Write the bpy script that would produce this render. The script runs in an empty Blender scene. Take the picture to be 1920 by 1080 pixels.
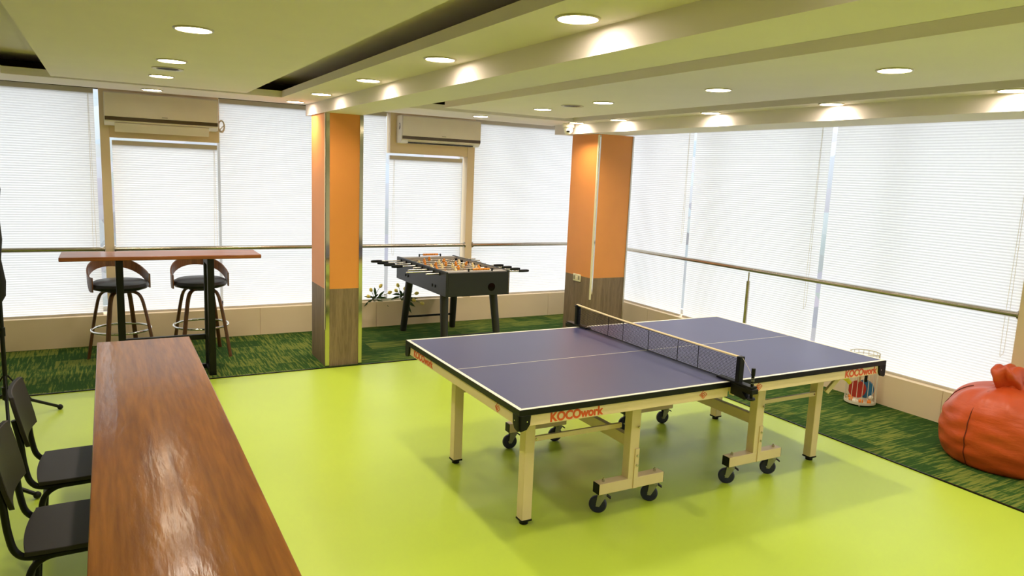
import bpy, bmesh, math, random
from mathutils import Vector, Matrix
random.seed(7)
S = bpy.context.scene
COL = S.collection
PI = math.pi
rad = math.radians

# ------------------------------------------------------------------ materials
def newmat(name):
    m = bpy.data.materials.new(name); m.use_nodes = True
    nt = m.node_tree
    return m, nt, nt.nodes['Principled BSDF']

def lin(c):
    def f(v):
        v /= 255.0
        return v / 12.92 if v <= .04045 else ((v + .055) / 1.055) ** 2.4
    return (f(c[0]), f(c[1]), f(c[2]), 1)

def pmat(name, rgb, rough=.5, metal=0, spec=.5, var=.06, scale=8, bump=0, coat=0, stretch=None):
    """Principled material with a little procedural colour variation (rgb in sRGB 0-255)."""
    m, nt, b = newmat(name)
    N, L = nt.nodes, nt.links
    b.inputs['Roughness'].default_value = rough
    b.inputs['Metallic'].default_value = metal
    b.inputs['Specular IOR Level'].default_value = spec
    b.inputs['Coat Weight'].default_value = coat
    c = lin(rgb)
    tc = N.new('ShaderNodeTexCoord')
    mp = N.new('ShaderNodeMapping')
    L.new(tc.outputs['Object'], mp.inputs['Vector'])
    if stretch: mp.inputs['Scale'].default_value = stretch
    nz = N.new('ShaderNodeTexNoise'); nz.inputs['Scale'].default_value = scale; nz.inputs['Detail'].default_value = 3
    L.new(mp.outputs[0], nz.inputs['Vector'])
    rp = N.new('ShaderNodeValToRGB')
    rp.color_ramp.elements[0].position = .3; rp.color_ramp.elements[1].position = .7
    rp.color_ramp.elements[0].color = tuple(max(0, v * (1 - var)) for v in c[:3]) + (1,)
    rp.color_ramp.elements[1].color = tuple(min(1, v * (1 + var)) for v in c[:3]) + (1,)
    L.new(nz.outputs['Fac'], rp.inputs[0]); L.new(rp.outputs[0], b.inputs['Base Color'])
    if bump:
        bp = N.new('ShaderNodeBump'); bp.inputs['Strength'].default_value = bump; bp.inputs['Distance'].default_value = .01
        L.new(nz.outputs['Fac'], bp.inputs['Height']); L.new(bp.outputs[0], b.inputs['Normal'])
    return m

def wood_mat(name, dark, light, axis='y', rough=.3, coat=0, scale=1.0, bump=.05, contrast=1.0, spec=.5):
    m, nt, b = newmat(name); N, L = nt.nodes, nt.links
    tc = N.new('ShaderNodeTexCoord'); mp = N.new('ShaderNodeMapping')
    s = {'x': (.6, 9, 9), 'y': (9, .6, 9), 'z': (9, 9, .6)}[axis]
    mp.inputs['Scale'].default_value = tuple(v * scale for v in s)
    L.new(tc.outputs['Object'], mp.inputs['Vector'])
    n1 = N.new('ShaderNodeTexNoise'); n1.inputs['Scale'].default_value = 1.2; n1.inputs['Detail'].default_value = 6; n1.inputs['Distortion'].default_value = .8
    n2 = N.new('ShaderNodeTexNoise'); n2.inputs['Scale'].default_value = 6; n2.inputs['Detail'].default_value = 8; n2.inputs['Distortion'].default_value = .3
    L.new(mp.outputs[0], n1.inputs['Vector']); L.new(mp.outputs[0], n2.inputs['Vector'])
    mx = N.new('ShaderNodeMath'); mx.operation = 'MULTIPLY_ADD'; mx.inputs[1].default_value = .45
    L.new(n2.outputs['Fac'], mx.inputs[0])
    m2 = N.new('ShaderNodeMath'); m2.operation = 'MULTIPLY'; m2.inputs[1].default_value = .55
    L.new(n1.outputs['Fac'], m2.inputs[0]); L.new(m2.outputs[0], mx.inputs[2])
    rp = N.new('ShaderNodeValToRGB')
    rp.color_ramp.elements[0].position = .5 - .16 / contrast; rp.color_ramp.elements[1].position = .5 + .16 / contrast
    rp.color_ramp.elements[0].color = lin(dark); rp.color_ramp.elements[1].color = lin(light)
    L.new(mx.outputs[0], rp.inputs[0]); L.new(rp.outputs[0], b.inputs['Base Color'])
    b.inputs['Roughness'].default_value = rough
    b.inputs['Specular IOR Level'].default_value = spec
    b.inputs['Coat Weight'].default_value = coat; b.inputs['Coat Roughness'].default_value = .155
    if bump:
        n3 = N.new('ShaderNodeTexNoise'); n3.inputs['Scale'].default_value = 14; n3.inputs['Detail'].default_value = 4
        mp2 = N.new('ShaderNodeMapping'); mp2.inputs['Scale'].default_value = {'x': (.4, 2, 1), 'y': (2, .4, 1), 'z': (2, 2, .4)}[axis]
        L.new(tc.outputs['Object'], mp2.inputs['Vector']); L.new(mp2.outputs[0], n3.inputs['Vector'])
        bp = N.new('ShaderNodeBump'); bp.inputs['Strength'].default_value = bump; bp.inputs['Distance'].default_value = .02
        L.new(n3.outputs['Fac'], bp.inputs['Height']); L.new(bp.outputs[0], b.inputs['Normal'])
        if coat: L.new(bp.outputs[0], b.inputs['Coat Normal'])
    return m

def carpet_mat():
    m, nt, b = newmat('carpet_tiles'); N, L = nt.nodes, nt.links
    tc = N.new('ShaderNodeTexCoord')
    def noise(sx, sy, scale, det, off):
        mp = N.new('ShaderNodeMapping'); mp.inputs['Scale'].default_value = (sx, sy, 1); mp.inputs['Location'].default_value = off
        L.new(tc.outputs['Object'], mp.inputs['Vector'])
        n = N.new('ShaderNodeTexNoise'); n.inputs['Scale'].default_value = scale; n.inputs['Detail'].default_value = det
        n.inputs['Roughness'].default_value = .65
        L.new(mp.outputs[0], n.inputs['Vector']); return n.outputs['Fac']
    xs = noise(2.0, 27, 2.0, 5, (3, 1, 0))       # streaks along x
    ys = noise(27, 2.0, 2.0, 5, (7, 2, 0))       # streaks along y
    sep = N.new('ShaderNodeSeparateXYZ'); L.new(tc.outputs['Object'], sep.inputs[0])
    lt = N.new('ShaderNodeMath'); lt.operation = 'LESS_THAN'; lt.inputs[1].default_value = -1.0
    L.new(sep.outputs['X'], lt.inputs[0])
    mix = N.new('ShaderNodeMix'); L.new(lt.outputs[0], mix.inputs['Factor'])
    L.new(xs, mix.inputs[2]); L.new(ys, mix.inputs[3])
    # woven blocks of darker pile
    br = N.new('ShaderNodeTexBrick'); br.inputs['Scale'].default_value = 1.0
    br.inputs['Brick Width'].default_value = .50; br.inputs['Row Height'].default_value = .25
    br.inputs['Mortar Size'].default_value = 0; br.inputs['Color1'].default_value = (0, 0, 0, 1); br.inputs['Color2'].default_value = (1, 1, 1, 1)
    br.offset = .37
    mpb = N.new('ShaderNodeMapping'); L.new(tc.outputs['Object'], mpb.inputs['Vector']); L.new(mpb.outputs[0], br.inputs['Vector'])
    bw = N.new('ShaderNodeMath'); bw.operation = 'MULTIPLY_ADD'; bw.inputs[1].default_value = .16; bw.inputs[2].default_value = -.09
    L.new(br.outputs['Color'], bw.inputs[0])
    ad = N.new('ShaderNodeMath'); ad.operation = 'ADD'; L.new(mix.outputs[0], ad.inputs[0]); L.new(bw.outputs[0], ad.inputs[1])
    rp = N.new('ShaderNodeValToRGB'); cr = rp.color_ramp
    cr.elements[0].position = .44; cr.elements[0].color = lin((46, 76, 30))
    cr.elements[1].position = .60; cr.elements[1].color = lin((118, 126, 52))
    e = cr.elements.new(.49); e.color = lin((58, 90, 34))
    e = cr.elements.new(.53); e.color = lin((92, 108, 44))
    L.new(ad.outputs[0], rp.inputs[0]); L.new(rp.outputs[0], b.inputs['Base Color'])
    b.inputs['Roughness'].default_value = .95; b.inputs['Specular IOR Level'].default_value = .1
    fz = N.new('ShaderNodeTexNoise'); fz.inputs['Scale'].default_value = 240
    L.new(tc.outputs['Object'], fz.inputs['Vector'])
    bp = N.new('ShaderNodeBump'); bp.inputs['Strength'].default_value = .4; bp.inputs['Distance'].default_value = .004
    L.new(fz.outputs['Fac'], bp.inputs['Height']); L.new(bp.outputs[0], b.inputs['Normal'])
    return m

def blind_mat():
    m, nt, b = newmat('pleated_blind_fabric'); N, L = nt.nodes, nt.links
    nt.nodes.remove(b)
    out = N['Material Output']
    tc = N.new('ShaderNodeTexCoord'); nz = N.new('ShaderNodeTexNoise'); nz.inputs['Scale'].default_value = 30
    L.new(tc.outputs['Object'], nz.inputs['Vector'])
    rp = N.new('ShaderNodeValToRGB'); rp.color_ramp.elements[0].color = (.84, .83, .83, 1); rp.color_ramp.elements[1].color = (.88, .87, .87, 1)
    L.new(nz.outputs['Fac'], rp.inputs[0])
    d = N.new('ShaderNodeBsdfDiffuse'); t = N.new('ShaderNodeBsdfTranslucent'); mx = N.new('ShaderNodeMixShader')
    L.new(rp.outputs[0], d.inputs['Color']); L.new(rp.outputs[0], t.inputs['Color'])
    mx.inputs[0].default_value = .6
    L.new(d.outputs[0], mx.inputs[1]); L.new(t.outputs[0], mx.inputs[2]); L.new(mx.outputs[0], out.inputs['Surface'])
    return m

def glass_mat():
    m, nt, b = newmat('window_glass'); N, L = nt.nodes, nt.links
    nt.nodes.remove(b); out = N['Material Output']
    t = N.new('ShaderNodeBsdfTransparent'); t.inputs[0].default_value = (.93, .95, .95, 1)
    g = N.new('ShaderNodeBsdfGlossy'); g.inputs['Roughness'].default_value = .02
    mx = N.new('ShaderNodeMixShader'); mx.inputs[0].default_value = .05; L.new(t.outputs[0], mx.inputs[1]); L.new(g.outputs[0], mx.inputs[2])
    L.new(mx.outputs[0], out.inputs['Surface'])
    return m

def emit_mat(name, rgb, strength):
    m, nt, b = newmat(name)
    b.inputs['Base Color'].default_value = (.9, .9, .9, 1)
    b.inputs['Emission Color'].default_value = rgb + (1,)
    b.inputs['Emission Strength'].default_value = strength
    return m

LAMP = 40.0      # glow of the diffuser disc
LAMP_W = 4.4    # watts of each downlight
M = {}
M['vinyl'] = pmat('lime_vinyl', (181, 204, 66), rough=.34, var=.05, scale=.9, spec=.4)
M['carpet'] = carpet_mat()
M['ceiling'] = pmat('ceiling_paint', (236, 226, 224), rough=.8, var=.015, scale=3)
M['void'] = pmat('dark_void', (92, 78, 50), rough=.95, var=.1)
M['cream'] = pmat('cream_panel', (243, 221, 184), rough=.55, var=.03, scale=2)
M['wallfar'] = pmat('plain_wall_paint', (214, 208, 192), rough=.8, var=.02)
M['orange'] = pmat('orange_laminate', (229, 147, 68), rough=.5, var=.03, scale=3)
M['brownlam'] = wood_mat('brown_laminate', (100, 80, 58), (150, 126, 96), 'z', rough=.6, scale=3, bump=0, contrast=.8)
M['mirror'] = pmat('mirror_steel', (206, 200, 188), rough=.08, metal=1, var=.02)
M['steel'] = pmat('brushed_steel', (190, 182, 168), rough=.27, metal=1, var=.03)
M['zinc'] = pmat('zinc_plate', (150, 148, 138), rough=.45, metal=.5, var=.05)
M['chrome'] = pmat('chrome', (224, 224, 220), rough=.1, metal=1, var=.01)
M['blind'] = blind_mat()
M['blindrail'] = pmat('blind_rail', (206, 198, 184), rough=.45, var=.02)
M['glass'] = glass_mat()
M['alu'] = pmat('window_aluminium', (214, 216, 218), rough=.4, var=.02)
M['lamp'] = emit_mat('downlight_diffuser', (1.0, .84, .64), LAMP)
M['lampring'] = pmat('downlight_ring', (196, 186, 160), rough=.35, var=.02)
M['acwhite'] = pmat('glossy_white_plastic', (246, 238, 220), rough=.34, var=.015)
M['acdark'] = pmat('dark_brown_trim', (84, 66, 34), rough=.3, var=.04)
M['black'] = pmat('black_metal', (6, 6, 6), rough=.42, spec=.28, var=.1)
M['blackplastic'] = pmat('black_plastic', (7, 7, 7), rough=.5, spec=.28, var=.1)
M['blackfabric'] = pmat('black_fabric', (20, 20, 22), rough=.95, var=.2, scale=30, bump=.3)
M['leather'] = pmat('black_leatherette', (22, 22, 22), rough=.42, var=.1, scale=40, bump=.05)
M['chairseat'] = pmat('charcoal_seat', (38, 33, 31), rough=.5, spec=.35, var=.05)
M['bar1'] = wood_mat('varnished_bar_top', (98, 53, 8), (142, 88, 22), 'y', rough=.5, coat=.62, bump=.07, spec=.05)
M['bar2'] = wood_mat('bar_top_wood', (112, 58, 30), (160, 94, 52), 'x', rough=.4, coat=.3, bump=.05, spec=.3)
M['stoolwood'] = wood_mat('walnut_bentwood', (74, 44, 24), (122, 80, 46), 'z', rough=.4, scale=2, bump=0)
M['ttblue'] = pmat('table_tennis_blue', (68, 68, 108), rough=.36, var=.03, scale=2)
M['ttwhite'] = pmat('white_line', (238, 234, 216), rough=.5, var=.01)
M['ttframe'] = pmat('cream_steel_frame', (234, 210, 168), rough=.4, var=.02)
M['red'] = pmat('red_lettering', (216, 84, 34), rough=.5, var=.02)
M['wheel'] = pmat('navy_rubber', (26, 27, 66), rough=.45, var=.08)
M['netmesh'] = pmat('net_black', (28, 28, 34), rough=.9, var=.1)
M['nettape'] = pmat('net_tape', (228, 206, 166), rough=.8, var=.04)
M['fbox'] = pmat('foosball_black', (24, 24, 24), rough=.48, spec=.45, var=.06, scale=6)
M['fin'] = pmat('foosball_inner', (168, 160, 148), rough=.45, var=.03)
M['field'] = pmat('foosball_field', (150, 138, 118), rough=.4, var=.04)
M['legdark'] = pmat('dark_leg', (30, 28, 26), rough=.45, var=.08)
M['porange'] = pmat('player_orange', (236, 150, 46), rough=.45, var=.04)
M['pwhite'] = pmat('player_ivory', (240, 220, 160), rough=.45, var=.04)
M['bag'] = pmat('orange_vinyl', (200, 80, 32), rough=.42, var=.05, scale=7, bump=.5, stretch=(1, 1, 3.2))
M['seam'] = pmat('seam_thread', (110, 40, 16), rough=.7, var=.05)
M['wire'] = pmat('white_wire', (232, 222, 196), rough=.4, var=.03)
M['rubred'] = pmat('red_rubber', (176, 48, 34), rough=.6, var=.05)
M['rubblue'] = pmat('blue_rubber', (44, 110, 150), rough=.6, var=.05)
M['balor'] = pmat('orange_ball', (244, 140, 40), rough=.5, var=.03)
M['balwh'] = pmat('white_ball', (236, 226, 206), rough=.5, var=.03)
M['handlew'] = pmat('pale_wood', (196, 156, 100), rough=.5, var=.08)
M['ivory'] = pmat('ivory_plastic', (236, 224, 186), rough=.4, var=.02)
M['greyslot'] = pmat('grey_slot', (150, 138, 110), rough=.6, var=.02)
M['stem'] = pmat('tulip_green', (52, 84, 44), rough=.6, var=.15)
M['tulip'] = pmat('tulip_yellow', (244, 222, 112), rough=.55, var=.12, scale=20)
M['clear'] = pmat('pale_tray', (206, 214, 206), rough=.2, var=.02)
M['cable'] = pmat('white_cable', (222, 206, 184), rough=.5, var=.03)
M['yellow'] = pmat('yellow_grip', (228, 206, 40), rough=.5, var=.04)
M['lens'] = pmat('black_lens', (8, 8, 8), rough=.1, var=.05)

# ------------------------------------------------------------------ mesh builder
def catmull(pts, sub=6, closed=False):
    P = [Vector(p) for p in pts]; n = len(P); out = []
    rng = n if closed else n - 1
    for i in range(rng):
        if closed: a, b, c, d = P[(i - 1) % n], P[i], P[(i + 1) % n], P[(i + 2) % n]
        else: a, b, c, d = P[max(i - 1, 0)], P[i], P[i + 1], P[min(i + 2, n - 1)]
        for k in range(sub):
            t = k / sub
            out.append(.5 * ((2 * b) + (c - a) * t + (2 * a - 5 * b + 4 * c - d) * t * t + (3 * b - a - 3 * c + d) * t ** 3))
    if not closed: out.append(P[-1])
    return out

class MB:
    def __init__(s): s.v, s.f = [], []
    def add(s, vs, fs):
        o = len(s.v); s.v += [tuple(x) for x in vs]; s.f += [tuple(i + o for i in q) for q in fs]; return s
    def box(s, a, b):
        x0, y0, z0 = a; x1, y1, z1 = b
        if x0 > x1: x0, x1 = x1, x0
        if y0 > y1: y0, y1 = y1, y0
        if z0 > z1: z0, z1 = z1, z0
        return s.add([(x0, y0, z0), (x1, y0, z0), (x1, y1, z0), (x0, y1, z0), (x0, y0, z1), (x1, y0, z1), (x1, y1, z1), (x0, y1, z1)],
                     [(3, 2, 1, 0), (4, 5, 6, 7), (0, 1, 5, 4), (1, 2, 6, 5), (2, 3, 7, 6), (3, 0, 4, 7)])
    def beam(s, p, q, w, h, up=(0, 0, 1)):
        p, q = Vector(p), Vector(q); d = (q - p).normalized(); u = Vector(up)
        sd = d.cross(u)
        if sd.length < 1e-4: sd = d.cross(Vector((1, 0, 0)))
        sd.normalize(); u = sd.cross(d).normalized()
        vs = [e + sd * (i * w / 2) + u * (j * h / 2) for e in (p, q) for i, j in ((-1, -1), (1, -1), (1, 1), (-1, 1))]
        return s.add(vs, [(3, 2, 1, 0), (4, 5, 6, 7), (0, 1, 5, 4), (1, 2, 6, 5), (2, 3, 7, 6), (3, 0, 4, 7)])
    def cyl(s, p, q, r, r2=None, n=20, cap=True):
        r2 = r if r2 is None else r2
        p, q = Vector(p), Vector(q); d = (q - p).normalized()
        a = d.cross(Vector((0, 0, 1)))
        if a.length < 1e-4: a = Vector((1, 0, 0))
        a.normalize(); b = d.cross(a)
        vs = [e + (a * math.cos(2 * PI * k / n) + b * math.sin(2 * PI * k / n)) * rr for e, rr in ((p, r), (q, r2)) for k in range(n)]
        fs = [(k, (k + 1) % n, n + (k + 1) % n, n + k) for k in range(n)]
        if cap: fs += [tuple(range(n - 1, -1, -1)), tuple(range(n, 2 * n))]
        return s.add(vs, fs)
    def tube(s, pts, r, n=8, closed=False, cap=True, flat=None):
        P = [Vector(p) for p in pts]; m = len(P); vs = []; prev = None
        for i in range(m):
            if closed: t = P[(i + 1) % m] - P[i - 1]
            else: t = P[min(i + 1, m - 1)] - P[max(i - 1, 0)]
            t.normalize()
            if prev is None:
                a = t.cross(Vector((0, 0, 1)))
                if a.length < 1e-3: a = t.cross(Vector((1, 0, 0)))
            else: a = prev - t * prev.dot(t)
            a.normalize(); prev = a; b = t.cross(a)
            rr = r[i] if isinstance(r, (list, tuple)) else r
            for k in range(n):
                ca, sa = math.cos(2 * PI * k / n), math.sin(2 * PI * k / n)
                vs.append(P[i] + (a * ca + b * sa * (flat or 1)) * rr)
        fs = []
        for i in range(m if closed else m - 1):
            j = (i + 1) % m
            for k in range(n): fs.append((i * n + k, i * n + (k + 1) % n, j * n + (k + 1) % n, j * n + k))
        if cap and not closed: fs += [tuple(range(n - 1, -1, -1)), tuple((m - 1) * n + k for k in range(n))]
        return s.add(vs, fs)
    def lathe(s, prof, c=(0, 0, 0), n=28, axis='z', cap=True):
        vs = []
        for r, z in prof:
            for k in range(n):
                a = 2 * PI * k / n; x, y = r * math.cos(a), r * math.sin(a)
                vs.append({'z': (c[0] + x, c[1] + y, c[2] + z), 'x': (c[0] + z, c[1] + x, c[2] + y), 'y': (c[0] + x, c[1] + z, c[2] - y)}[axis])
        fs = []
        for i in range(len(prof) - 1):
            for k in range(n): fs.append((i * n + k, i * n + (k + 1) % n, (i + 1) * n + (k + 1) % n, (i + 1) * n + k))
        if cap: fs += [tuple(range(n - 1, -1, -1)), tuple((len(prof) - 1) * n + k for k in range(n))]
        return s.add(vs, fs)
    def prism(s, poly, axis, a, b):
        """poly: 2D points; extruded along axis from a to b. axis x:(y,z) y:(x,z) z:(x,y)"""
        n = len(poly)
        def P(p, t): return {'x': (t, p[0], p[1]), 'y': (p[0], t, p[1]), 'z': (p[0], p[1], t)}[axis]
        vs = [P(p, a) for p in poly] + [P(p, b) for p in poly]
        fs = [(k, (k + 1) % n, n + (k + 1) % n, n + k) for k in range(n)] + [tuple(range(n - 1, -1, -1)), tuple(range(n, 2 * n))]
        return s.add(vs, fs)
    def sphere(s, c, r, n=16, sz=1, m=10):
        prof = [(max(1e-4, r * math.sin(PI * i / m)), -r * sz * math.cos(PI * i / m)) for i in range(m + 1)]
        return s.lathe(prof, c, n)
    def build(s, name, mat, parent=None, org=None, bevel=0, smooth=True, seg=2, ang=40):
        me = bpy.data.meshes.new(name)
        o_ = Vector(org) if org is not None else (Vector(parent.location) if (parent is not None and parent.get('_abs')) else Vector((0, 0, 0)))
        me.from_pydata([Vector(v) - o_ for v in s.v], [], s.f); me.update()
        bm = bmesh.new(); bm.from_mesh(me); bmesh.ops.recalc_face_normals(bm, faces=bm.faces); bm.to_mesh(me); bm.free()
        if smooth:
            me.shade_smooth(); me.set_sharp_from_angle(angle=rad(ang))
        me.materials.append(M[mat] if isinstance(mat, str) else mat)
        o = bpy.data.objects.new(name, me); COL.objects.link(o)
        if parent is not None: o.parent = parent
        elif org is not None: o.location = org
        if bevel:
            md = o.modifiers.new('bevel', 'BEVEL'); md.width = bevel; md.segments = seg; md.limit_method = 'ANGLE'; md.angle_limit = rad(50)
        return o

def tag(o, label=None, cat=None, group=None, kind=None):
    if label: o['label'] = label
    if cat: o['category'] = cat
    if group: o['group'] = group
    if kind: o['kind'] = kind
    return o

def thing(name, label, cat, loc=(0, 0, 0), rz=0, group=None, absolute=False):
    o = bpy.data.objects.new(name, None); COL.objects.link(o); o.empty_display_size = .1
    o.location = loc; o.rotation_euler = (0, 0, rz)
    if absolute: o['_abs'] = 1        # children are written in room coordinates
    return tag(o, label, cat, group)

def dup(root, loc=None, rz=None, label=None, group=None):
    r = root.copy(); COL.objects.link(r)
    if loc is not None: r.location = loc
    if rz is not None: r.rotation_euler = (0, 0, rz)
    if label: r['label'] = label
    if group: r['group'] = group
    for ch in list(root.children):
        c = ch.copy(); COL.objects.link(c); c.parent = r
        for g in list(ch.children):
            d = g.copy(); COL.objects.link(d); d.parent = c
    return r

def struct(name, mb, mat, **k): return tag(mb.build(name, mat, **k), kind='structure')

# ------------------------------------------------------------------ camera (solved from the photograph)
CAM = Vector((-3.035, -3.558, 1.855))
YAW, PITCH, ROLL, FPX = 0.51454771, 0.15578676, 0.04178076, 1349.608
fw = Vector((math.sin(YAW) * math.cos(PITCH), math.cos(YAW) * math.cos(PITCH), -math.sin(PITCH)))
r0 = Vector((math.cos(YAW), -math.sin(YAW), 0)); u0 = r0.cross(fw)
rt = math.cos(ROLL) * r0 + math.sin(ROLL) * u0; up = -math.sin(ROLL) * r0 + math.cos(ROLL) * u0
cam = bpy.data.cameras.new('camera'); co = bpy.data.objects.new('camera', cam); COL.objects.link(co)
mw = Matrix((( rt.x, up.x, -fw.x, CAM.x), (rt.y, up.y, -fw.y, CAM.y), (rt.z, up.z, -fw.z, CAM.z), (0, 0, 0, 1)))
co.matrix_world = mw
cam.sensor_fit = 'HORIZONTAL'; cam.sensor_width = 36; cam.lens = FPX / 1920 * 36; cam.clip_start = .02; cam.clip_end = 200
S.camera = co

# ------------------------------------------------------------------ room shell
XL, YF = -5.6, -5.4            # left wall and the wall behind the camera
YB, XR = 4.52, 2.80            # faces of the low walls under the windows
SILL = .305
ZS, ZB, ZU = 2.44, 2.335, 2.78 # soffit, beam underside, slab above
CY, CX = 2.955, 1.645          # carpet edges
struct('floor', MB().box((XL, YF, -.05), (CX, CY, 0)), 'vinyl', smooth=False)
cp = MB().prism([(XL, CY), (CX, CY), (CX, YF), (XR + .3, YF), (XR + .3, YB + .3), (XL, YB + .3)], 'z', -.05, .006)
struct('floor', cp, 'carpet', smooth=False)
et = MB().box((XL, CY - .006, 0), (CX + .006, CY + .006, .008)).box((CX - .006, YF, 0), (CX + .006, CY, .008))
struct('trim_1', et, 'black', smooth=False)
struct('ceiling', MB().box((XL, YF, ZU), (XR + .32, YB + .36, ZU + .1)), 'ceiling', smooth=False)
ZI = 2.604
struct('ceiling', MB().box((XL, YF, ZI), (1.53, 3.66, ZI + .05)), 'ceiling', smooth=False)
struct('wall_left', MB().box((XL - .1, YF, 0), (XL, YB + .3, ZU)), 'wallfar', smooth=False)
struct('wall_front', MB().box((XL, YF - .1, 0), (XR + .3, YF, ZU)), 'wallfar', smooth=False)

# low walls under the windows, in panels with open joints
def panels(name, cuts, z1, along, face, depth, rows=1):
    mb = MB(); g = .002
    for a, b in zip(cuts[:-1], cuts[1:]):
        if along == 'x': mb.box((a + g, face, 0), (b - g, face + depth, z1))
        else: mb.box((face, a + g, 0), (face + depth, b - g, z1))
    if along == 'x': mb.box((cuts[0], face + .01, 0), (cuts[-1], face + depth, z1 - .001))
    else: mb.box((face + .01, cuts[0], 0), (face + depth, cuts[-1], z1 - .001))
    return struct(name, mb, 'cream', bevel=.001)
panels('wall_back', [XL, -4.2, -2.9, -1.62, -.3, .52, 2.1, 3.2], SILL, 'x', YB, .22)
panels('wall_right', [YF, -2.6, -1.45, -.38, .9, 2.1, 3.3, YB], .275, 'y', XR, .22)

# cream posts and the two framed panels that carry the air conditioners
pm = MB()
pm.box((-3.07, 4.524, SILL), (-2.99, 4.66, ZU))
pm.box((-2.99, 4.53, 2.055), (-2.0, 4.66, ZU))
pm.box((.835, 4.524, SILL), (.93, 4.66, ZU))
pm.box((-.155, 4.53, 2.05), (.835, 4.66, ZU))
struct('wall_back', pm, 'cream', bevel=.002)
struct('wall_right', MB().box((XR - .005, -1.3, .27), (XR + .14, -.84, ZU)), 'cream', bevel=.002)

# window glass and frames behind the blinds
def window(name, along, a, b, z0, z1, plane, mull):
    fr = MB(); t = .02
    def bx(p0, p1, za, zb):
        if along == 'x': fr.box((p0, plane - .02, za), (p1, plane + .02, zb))
        else: fr.box((plane - .02, p0, za), (plane + .02, p1, zb))
    bx(a, b, z0, z0 + .05); bx(a, b, z1 - .05, z1)
    for mpos in mull: bx(mpos - t, mpos + t, z0, z1)
    w = struct(name, fr, 'alu')
    g = MB()
    if along == 'x': g.box((a, plane - .003, z0), (b, plane + .003, z1))
    else: g.box((plane - .003, a, z0), (plane + .003, b, z1))
    g.build('pane', 'glass', w, smooth=False)
    return w
window('window_1', 'x', XL, -3.07, SILL, ZU, 4.80, [-5.55, -4.35, -3.16])
window('window_2', 'x', -3.07, .93, SILL, ZU, 4.80, [-3.03, -1.97, -.79, .87])
window('window_3', 'x', .93, 3.1, SILL, ZU, 4.80, [.97, 1.62, 3.05])
window('window_4', 'y', -.84, 4.7, .275, ZU, 3.04, [-.8, .30, 1.15, 2.45, 3.6, 4.6])
window('window_5', 'y', YF, -1.3, .275, ZU, 3.04, [-5.3, -4.0, -2.6, -1.34])

# ------------------------------------------------------------------ ceiling
VW = 2.735
def slab(poly, z0, z1, mat='ceiling', name='ceiling', bevel=.0015):
    return struct(name, MB().prism(poly, 'z', z0, z1), mat, smooth=False)
def rect(x0, y0, x1, y1): return [(x0, y0), (x1, y0), (x1, y1), (x0, y1)]
RT = .055
# hanging rafts
slab(rect(-3.366, YF, -1.978, 2.965), ZS, ZS + RT)
slab(rect(-.285, YF, 1.035, 2.705), ZS, ZS + RT)
# flat soffit border: left strip, back strip, strip beside the beam, strip by the right beam
slab([(XL, YF), (-3.68, YF), (-3.68, 3.09), (-1.668, 3.09), (-1.668, YF), (-1.31, YF), (-1.31, 3.69), (XL, 3.69)], ZS, ZS + RT)
slab([(-.98, 3.0), (1.345, 3.0), (1.345, YF), (1.56, YF), (1.56, 3.78), (-.98, 3.71)], ZS, ZS + RT)
# downstand beams over the two pillars
slab(rect(-1.325, YF, -.975, 3.66), ZB, ZU)
slab(rect(1.53, YF, 2.02, 3.66), ZB, ZU)
# dark brown faces above the borders and the blind headrails (dark in the photograph's slots)
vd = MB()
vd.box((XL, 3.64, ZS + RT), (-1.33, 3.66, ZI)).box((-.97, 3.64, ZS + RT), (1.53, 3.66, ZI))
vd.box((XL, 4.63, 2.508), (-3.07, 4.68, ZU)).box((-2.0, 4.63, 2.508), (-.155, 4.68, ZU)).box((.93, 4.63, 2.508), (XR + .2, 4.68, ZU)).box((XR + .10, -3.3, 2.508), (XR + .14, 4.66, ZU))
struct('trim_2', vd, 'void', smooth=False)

# recessed downlights
def downlight(x, y, label, group=None):
    t = thing('downlight', label, 'ceiling light', (x, y, ZS), 0, group)
    MB().lathe([(.074, -.003), (.076, -.007), (.084, -.006), (.087, 0.0005), (.074, .0005)], n=36, cap=False).build('ring', 'lampring', t)
    MB().lathe([(.0005, -.004), (.0745, -.004), (.0745, -.002)], n=32, cap=False).build('diffuser', 'lamp', t)
    ld = bpy.data.lights.get('downlight_lamp')
    if ld is None:
        ld = bpy.data.lights.new('downlight_lamp', 'AREA'); ld.shape = 'DISK'; ld.size = .135
        ld.energy = LAMP_W; ld.color = (1.0, .875, .78); ld.spread = rad(128)
    lo = bpy.data.objects.new('lamp', ld); COL.objects.link(lo); lo.parent = t; lo.location = (0, 0, -.0065)
    return t
rows = [
 ('on the left ceiling raft', -2.667, [.08, 1.30, 2.23], ['nearest the camera', 'just before the round vent', 'just behind the round vent']),
 ('in the soffit left of the beam', -1.48, [-1.22, .06, 1.26, 2.47, 3.40], ['nearest the camera', 'second from the camera', 'third from the camera', 'fourth, above left of the orange pillar', 'last, over the far blinds']),
 ('on the right ceiling raft', .36, [-1.27, -.09, 1.13, 2.03], ['nearest the camera', 'second from the camera', 'just before the round vent', 'just behind the round vent']),
 ('in the soffit along the right windows', 1.432, [-1.28, -.10, 1.07, 2.34, 3.08], ['at the right edge of the picture', 'second from the right edge', 'third from the right edge', 'fourth from the right edge', 'last, beside the dome camera']),
]
first = None
def put_light(x, y, label, group):
    global first
    if first is None: first = downlight(x, y, label, group)
    else: dup(first, (x, y, ZS), 0, label, group)
for where, x, ys, who in rows:
    for y, w in zip(ys, who):
        put_light(x, y, 'round downlight %s, %s' % (where, w), 'recessed downlights')
put_light(-2.667, 3.41, 'round recessed ceiling downlight in the back soffit above the left air conditioner', 'recessed downlights')
put_light(.37, 3.27, 'round recessed ceiling downlight in the back soffit above the right air conditioner', 'recessed downlights')
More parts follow.
